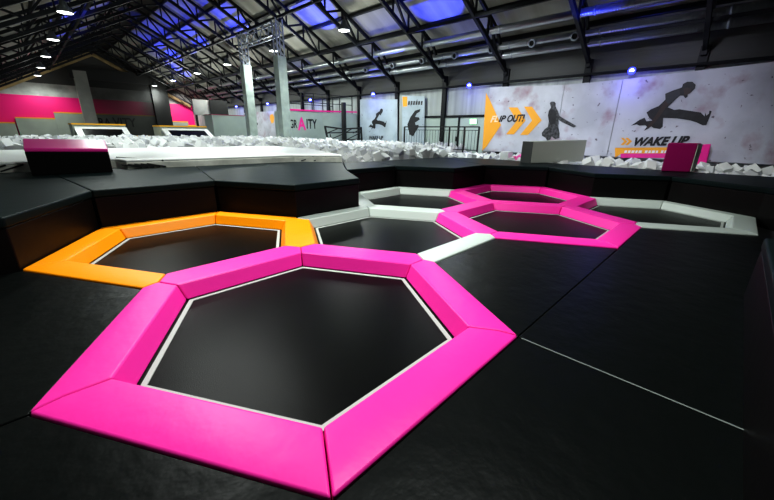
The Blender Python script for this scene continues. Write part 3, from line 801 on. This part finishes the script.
# ------------------------------------------------------------------ GRAVITY box, pillar, barrier, scaffolding
t = thing('gravity_box', (12.5, 19, 0), 'pale grey box room with pink top edge and GRAVITY lettering', 'box room')
yg = 18.5; x0 = 10.95; x1 = on('y', yg, 323, 130).x; x2, y2 = 15.85, 17.75
zg = 2.80
q = [(x0, yg), (x1, yg), (x2, y2), (x2, 20.5), (x0, 20.5)]
part(MB().prism(q, -.03, zg), 'box_walls', M['boxgrey'], t)
b = MB()
b.bar((x0 - .02, yg - .03, zg + .03), (x1, yg - .03, zg + .06), .1, .09); b.bar((x1, yg - .03, zg + .06), (x2, y2 - .03, zg + .10), .1, .09)
part(b, 'top_edge', M['pinkbright'], t, 'pink top edge')
kg = zp(285, 100, 9.675)
def etext(s, pa, pb, ptop, y, m, parent, **k):
    a, b_ = on('y', y, *pa), on('y', y, *pb); hh = on('y', y, *ptop).z - a.z
    return text(s, 'lettering', m, parent, RE, a, b_, hh, **k)
etext('GR', kg([(48, 272)])[0], kg([(122, 274)])[0], kg([(48, 188)])[0], yg - .02, M['pblack'], t, weight=.02, label='black letters GR')
etext('A', kg([(126, 292)])[0], kg([(206, 292)])[0], kg([(126, 165)])[0], yg - .02, M['ppink'], t, weight=.03, label='pink letter A')
etext('ITY', kg([(212, 277)])[0], kg([(312, 278)])[0], kg([(212, 184)])[0], yg - .02, M['pblack'], t, weight=.02, label='black letters ITY')
P = on('y', 16.6, 344, 120)
pb = MB(); pb.box((P.x - .11, 16.5, -.03), (P.x + .11, 16.72, 3.35))
tag(pb.build('black_pillar', M['rail']), 'slim black pillar standing before the pale GRAVITY box', 'post')
t = thing('black_barrier', (13.4, 16.3, 0), 'low black framed barrier with crossed bars at the foot of the GRAVITY box', 'barrier')
kx = lambda x, y: on('y', 16.3, x, y)
def bar_px(name, a, b_, w): part(MB().bar(kx(*a), kx(*b_), w), name, M['rail'], t)
bar_px('frame_bar', (324.5, 126.5), (343, 129), .09); bar_px('frame_bar', (343, 129), (361, 128), .09)
bar_px('frame_bar', (325, 126.5), (329, 146), .09); bar_px('frame_bar', (361, 127), (362, 147), .09)
bar_px('frame_bar', (326.5, 133), (361, 132), .07); bar_px('frame_bar', (328, 141), (361, 139), .07)
for a, b_ in (((327, 133), (338, 128.6)), ((329, 140), (343, 134)), ((345, 133), (353, 128)), ((353, 133), (361, 129)), ((346, 140), (360, 133)), ((331, 146), (338, 140)), ((330, 134), (333, 146))):
    bar_px('cross_bar', a, b_, .05)
t = thing('roof_railing', (13, 19.6, zg), 'thin black scaffold railing on top of the GRAVITY box', 'railing')
for y in (18.75, 20.3):
    for i in range(6):
        x = 11.1 + i * .92
        if y < 19 and x > 13.4: yy = 18.62 - (x - x1) * .25
        else: yy = y
        part(MB().bar((x, yy, zg), (x, yy, zg + 1.15), .05), 'post', M['rail'], t)
    for z in (.55, 1.1): part(MB().bar((11.1, y, zg + z), (15.7, y if y > 19 else 18.1, zg + z), .04), 'rail', M['rail'], t)

# plain grey box and white corner panel beyond the columns
t = thing('grey_box', (10, 26.6, 0), 'plain grey-green box room with a thin pink top edge beside the white column', 'box room')
part(MB().box((8.92, 26, -.03), (11.5, 27.6, 2.60)), 'box_walls', M['boxgrey'], t)
part(MB().box((8.90, 25.97, 2.60), (11.52, 27.62, 2.65)), 'top_edge', mat('dull_pink', (.35, .06, .12), .6), t, 'thin pink top edge')
a, b_ = on('y', 29, 211, 113), on('y', 29, 227, 101)
o = MB().box((a.x, 29, 2.7), (b_.x, 31, b_.z)).build('dark_loft', M['net'])
tag(o, 'dark raised loft with a stained white end panel above the plain grey box', 'loft')
wa, wb = on('y', 29.1, 192, 99), on('y', 29.1, 211.5, 115.5)
part(MB().box((wa.x, 29.1, wb.z), (wb.x, 29.3, wa.z)), 'end_panel', M['endgrey'], o, 'stained white end panel')
part(MB().box((wa.x + .1, 29.15, -.03), (wa.x + .25, 29.28, wb.z)), 'leg', M['net'], o)
part(MB().box((a.x + .1, 29.2, -.03), (a.x + .3, 29.4, 2.7)), 'leg', M['net'], o); part(MB().box((b_.x - .3, 29.2, -.03), (b_.x - .1, 29.4, 2.7)), 'leg', M['net'], o)

# ------------------------------------------------------------------ stepped grey panels, portal and sloped trampolines at the far end
def step_panel(xa, xb, zc, label):
    t = thing('stepped_panel', ((xa + xb) / 2, YE - .5, 0), label, 'wall panel', 'stepped grey panels along the pink end wall')
    part(MB().box((xa, YE - .55, -.03), (xb, YE - .2, zc)), 'panel_board', M['stepgrey'], t)
    part(MB().box((xa, YE - .57, zc), (xb, YE - .18, zc + .11)), 'yellow_edge', M['yellow'], t, 'yellow top edge')
yp = YE - .56
px = lambda x, y: on('y', yp, x, y)
step_panel(XL + .03, px(15, 123).x, px(8, 123.3).z, 'lowest stepped grey panel with yellow edge on the pink end wall, near its outer end')
step_panel(px(15, 118).x, px(55, 113).x - .11, px(30, 118.5).z, 'middle-height stepped grey panel with yellow edge on the pink end wall')
step_panel(px(55, 113).x - .1, px(158, 119).x, px(70, 113.5).z, 'tallest stepped grey panel behind the dark portal, lettered GRAVITY')
lastp = [o for o in COL.objects if o.name.startswith('stepped_panel')][-1]
etext('GRA', (92, 126), (112, 126.5), (92, 117.5), YE - .6, M['pblack'], lastp, weight=.02, label='dark letters GRA')
etext('VITY', (114, 126.5), (137, 127), (114, 117.5), YE - .6, M['pblack'], lastp, weight=.02, label='dark letters VITY')
step_panel(px(172, 122).x, px(188, 122).x, px(180, 122.2).z, 'short stepped grey panel beside the black portal leg')
step_panel(px(188, 126).x + .02, XR - .04, px(195, 126).z, 'low stepped grey panel in the corner behind the plain grey box')
t = thing('dark_portal', (8, 50.2, 0), 'tall dark portal with a grey leg and a black leg before the pink end wall', 'portal')
yq = 50.0
pa, pb_, pc, pd = on('y', yq, 72, 70).x, on('y', yq, 85.5, 70).x, on('y', yq, 149, 78).x, on('y', yq, 165, 78).x
part(MB().box((pa, yq, -.03), (pb_, yq + .5, 7.35)), 'portal_leg', M['postgrey'], t, 'grey leg')
part(MB().box((pc, yq, -.03), (pd, yq + .5, 7.4)), 'portal_leg', M['net'], t, 'black leg')
part(MB().box((pa - .3, yq + .05, 6.55), (pd, yq + .5, 7.7)), 'cross_beam', M['net'], t, 'black cross beam')
shade_m = M['shadepanel'] = bpy.data.materials.new('portal_shade'); shade_m.use_nodes = True
nt = shade_m.node_tree; bs = nt.nodes['Principled BSDF']; bs.inputs['Base Color'].default_value = (.01, .01, .01, 1); bs.inputs['Roughness'].default_value = .9
bs.inputs['Alpha'].default_value = .74
part(MB().add([(pb_, yq + .3, 0), (pc, yq + .3, 0), (pc, yq + .3, 6.6), (pb_, yq + .3, 6.6)], [(0, 1, 2, 3)]), 'shade_sheet', shade_m, t, 'dark see-through sheet shading the portal opening')  # added sheet standing in for the darkness inside the portal

def slope_tramp(pxs, label):
    (xa, ya), (xb, yb) = pxs
    y0 = 23.0
    A, B = on('y', y0, xa, ya), on('y', y0, xb, yb)
    t = thing('sloped_trampoline', ((A.x + B.x) / 2, y0, 0), label, 'trampoline', 'sloped rebound trampolines at the far side of the pit')
    zt3 = (A.z + B.z) / 2
    part(MB().box((A.x, y0, -.03), (B.x, y0 + 1.6, zt3)), 'support_block', M['stepgrey'], t)
    part(MB().box((A.x - .03, y0 - .03, zt3), (B.x + .03, y0 + 1.6, zt3 + .07)), 'yellow_edge', M['yellow'], t, 'yellow top edge')
    # leaning frame
    top = Vector((0, y0 - .08, zt3 - .1)); bot = Vector((0, y0 - 1.9, .80)); w = .27
    def pt(x, s): p = top.lerp(bot, s); return Vector((x, p.y, p.z))
    n = (bot - top).cross(Vector((1, 0, 0))).normalized(); n = n if n.z > 0 else -n
    def plate(x0, x1, s0, s1, th): 
        q = [pt(x0, s0), pt(x1, s0), pt(x1, s1), pt(x0, s1)]
        return MB().add(q + [p - n * th for p in q], [(0, 1, 2, 3), (4, 7, 6, 5), (0, 4, 5, 1), (1, 5, 6, 2), (2, 6, 7, 3), (3, 7, 4, 0)])
    xa_, xb_ = A.x + .05, B.x + .02
    fr = MB()
    for a in ((xa_, xb_, 0, .13), (xa_, xb_, .87, 1), (xa_, xa_ + w, .13, .87), (xb_ - w, xb_, .13, .87)):
        m = plate(*a, .1); fr.add(m.v, m.f)
    part(fr, 'padded_frame', M['white'], t)
    part(plate(xa_ + w, xb_ - w, .13, .87, .03), 'jump_bed', M['bed'], t)
slope_tramp(((72, 125), (125, 125)), 'white-framed sloped trampoline with yellow edge before the portal opening')
slope_tramp(((160, 127), (206, 127)), 'white-framed sloped trampoline with yellow edge between portal and plain grey box')
t = thing('low_barrier', (4.1, 23.4, 0), 'low dark barrier with yellow edge between the two sloped trampolines', 'barrier')
part(MB().box((3.15, 23.2, -.03), (4.65, 23.6, 1.08)), 'barrier_board', M['slate'], t)
part(MB().box((3.15, 23.17, 1.08), (4.65, 23.62, 1.16)), 'yellow_edge', M['yellow'], t, 'yellow top edge')

# pink and white wash on the end wall
spot('end_wash', (-1.0, 46, 7), (-.2, 52, 3.4), 3500, (1, .95, .95), 80, 1, .3)
spot('end_wash', (14.2, 47, 6), (14.6, 52, 3.0), 1500, (1, .95, .95), 70, 1, .3)
# spots added to light the banner, not hall fixtures
spot('banner_wash', (8.5, .6, 6.3), (15.9, .6, 1.7), 900, (.80, .82, 1), 62, 1, .3)
spot('banner_wash', (8.5, 6.2, 6.3), (15.9, 5.6, 1.6), 1000, (.82, .86, 1), 62, 1, .3)

# ------------------------------------------------------------------ camera, world, colour
cam = bpy.data.cameras.new('camera'); cam.sensor_width = 36; cam.lens = FPX / 774 * 36; cam.clip_end = 300; cam.clip_start = .02
co = bpy.data.objects.new('camera', cam); COL.objects.link(co)
co.matrix_world = Matrix.Translation(CAM) @ ROT.transposed().to_4x4()
sc = bpy.context.scene; sc.camera = co
w = bpy.data.worlds.new('dark_hall'); sc.world = w; w.use_nodes = True
w.node_tree.nodes['Background'].inputs['Color'].default_value = (.05, .06, .07, 1); w.node_tree.nodes['Background'].inputs['Strength'].default_value = .03
sc.view_settings.view_transform = 'Standard'; sc.view_settings.look = 'Medium High Contrast'; sc.view_settings.exposure = 0; sc.view_settings.gamma = 1
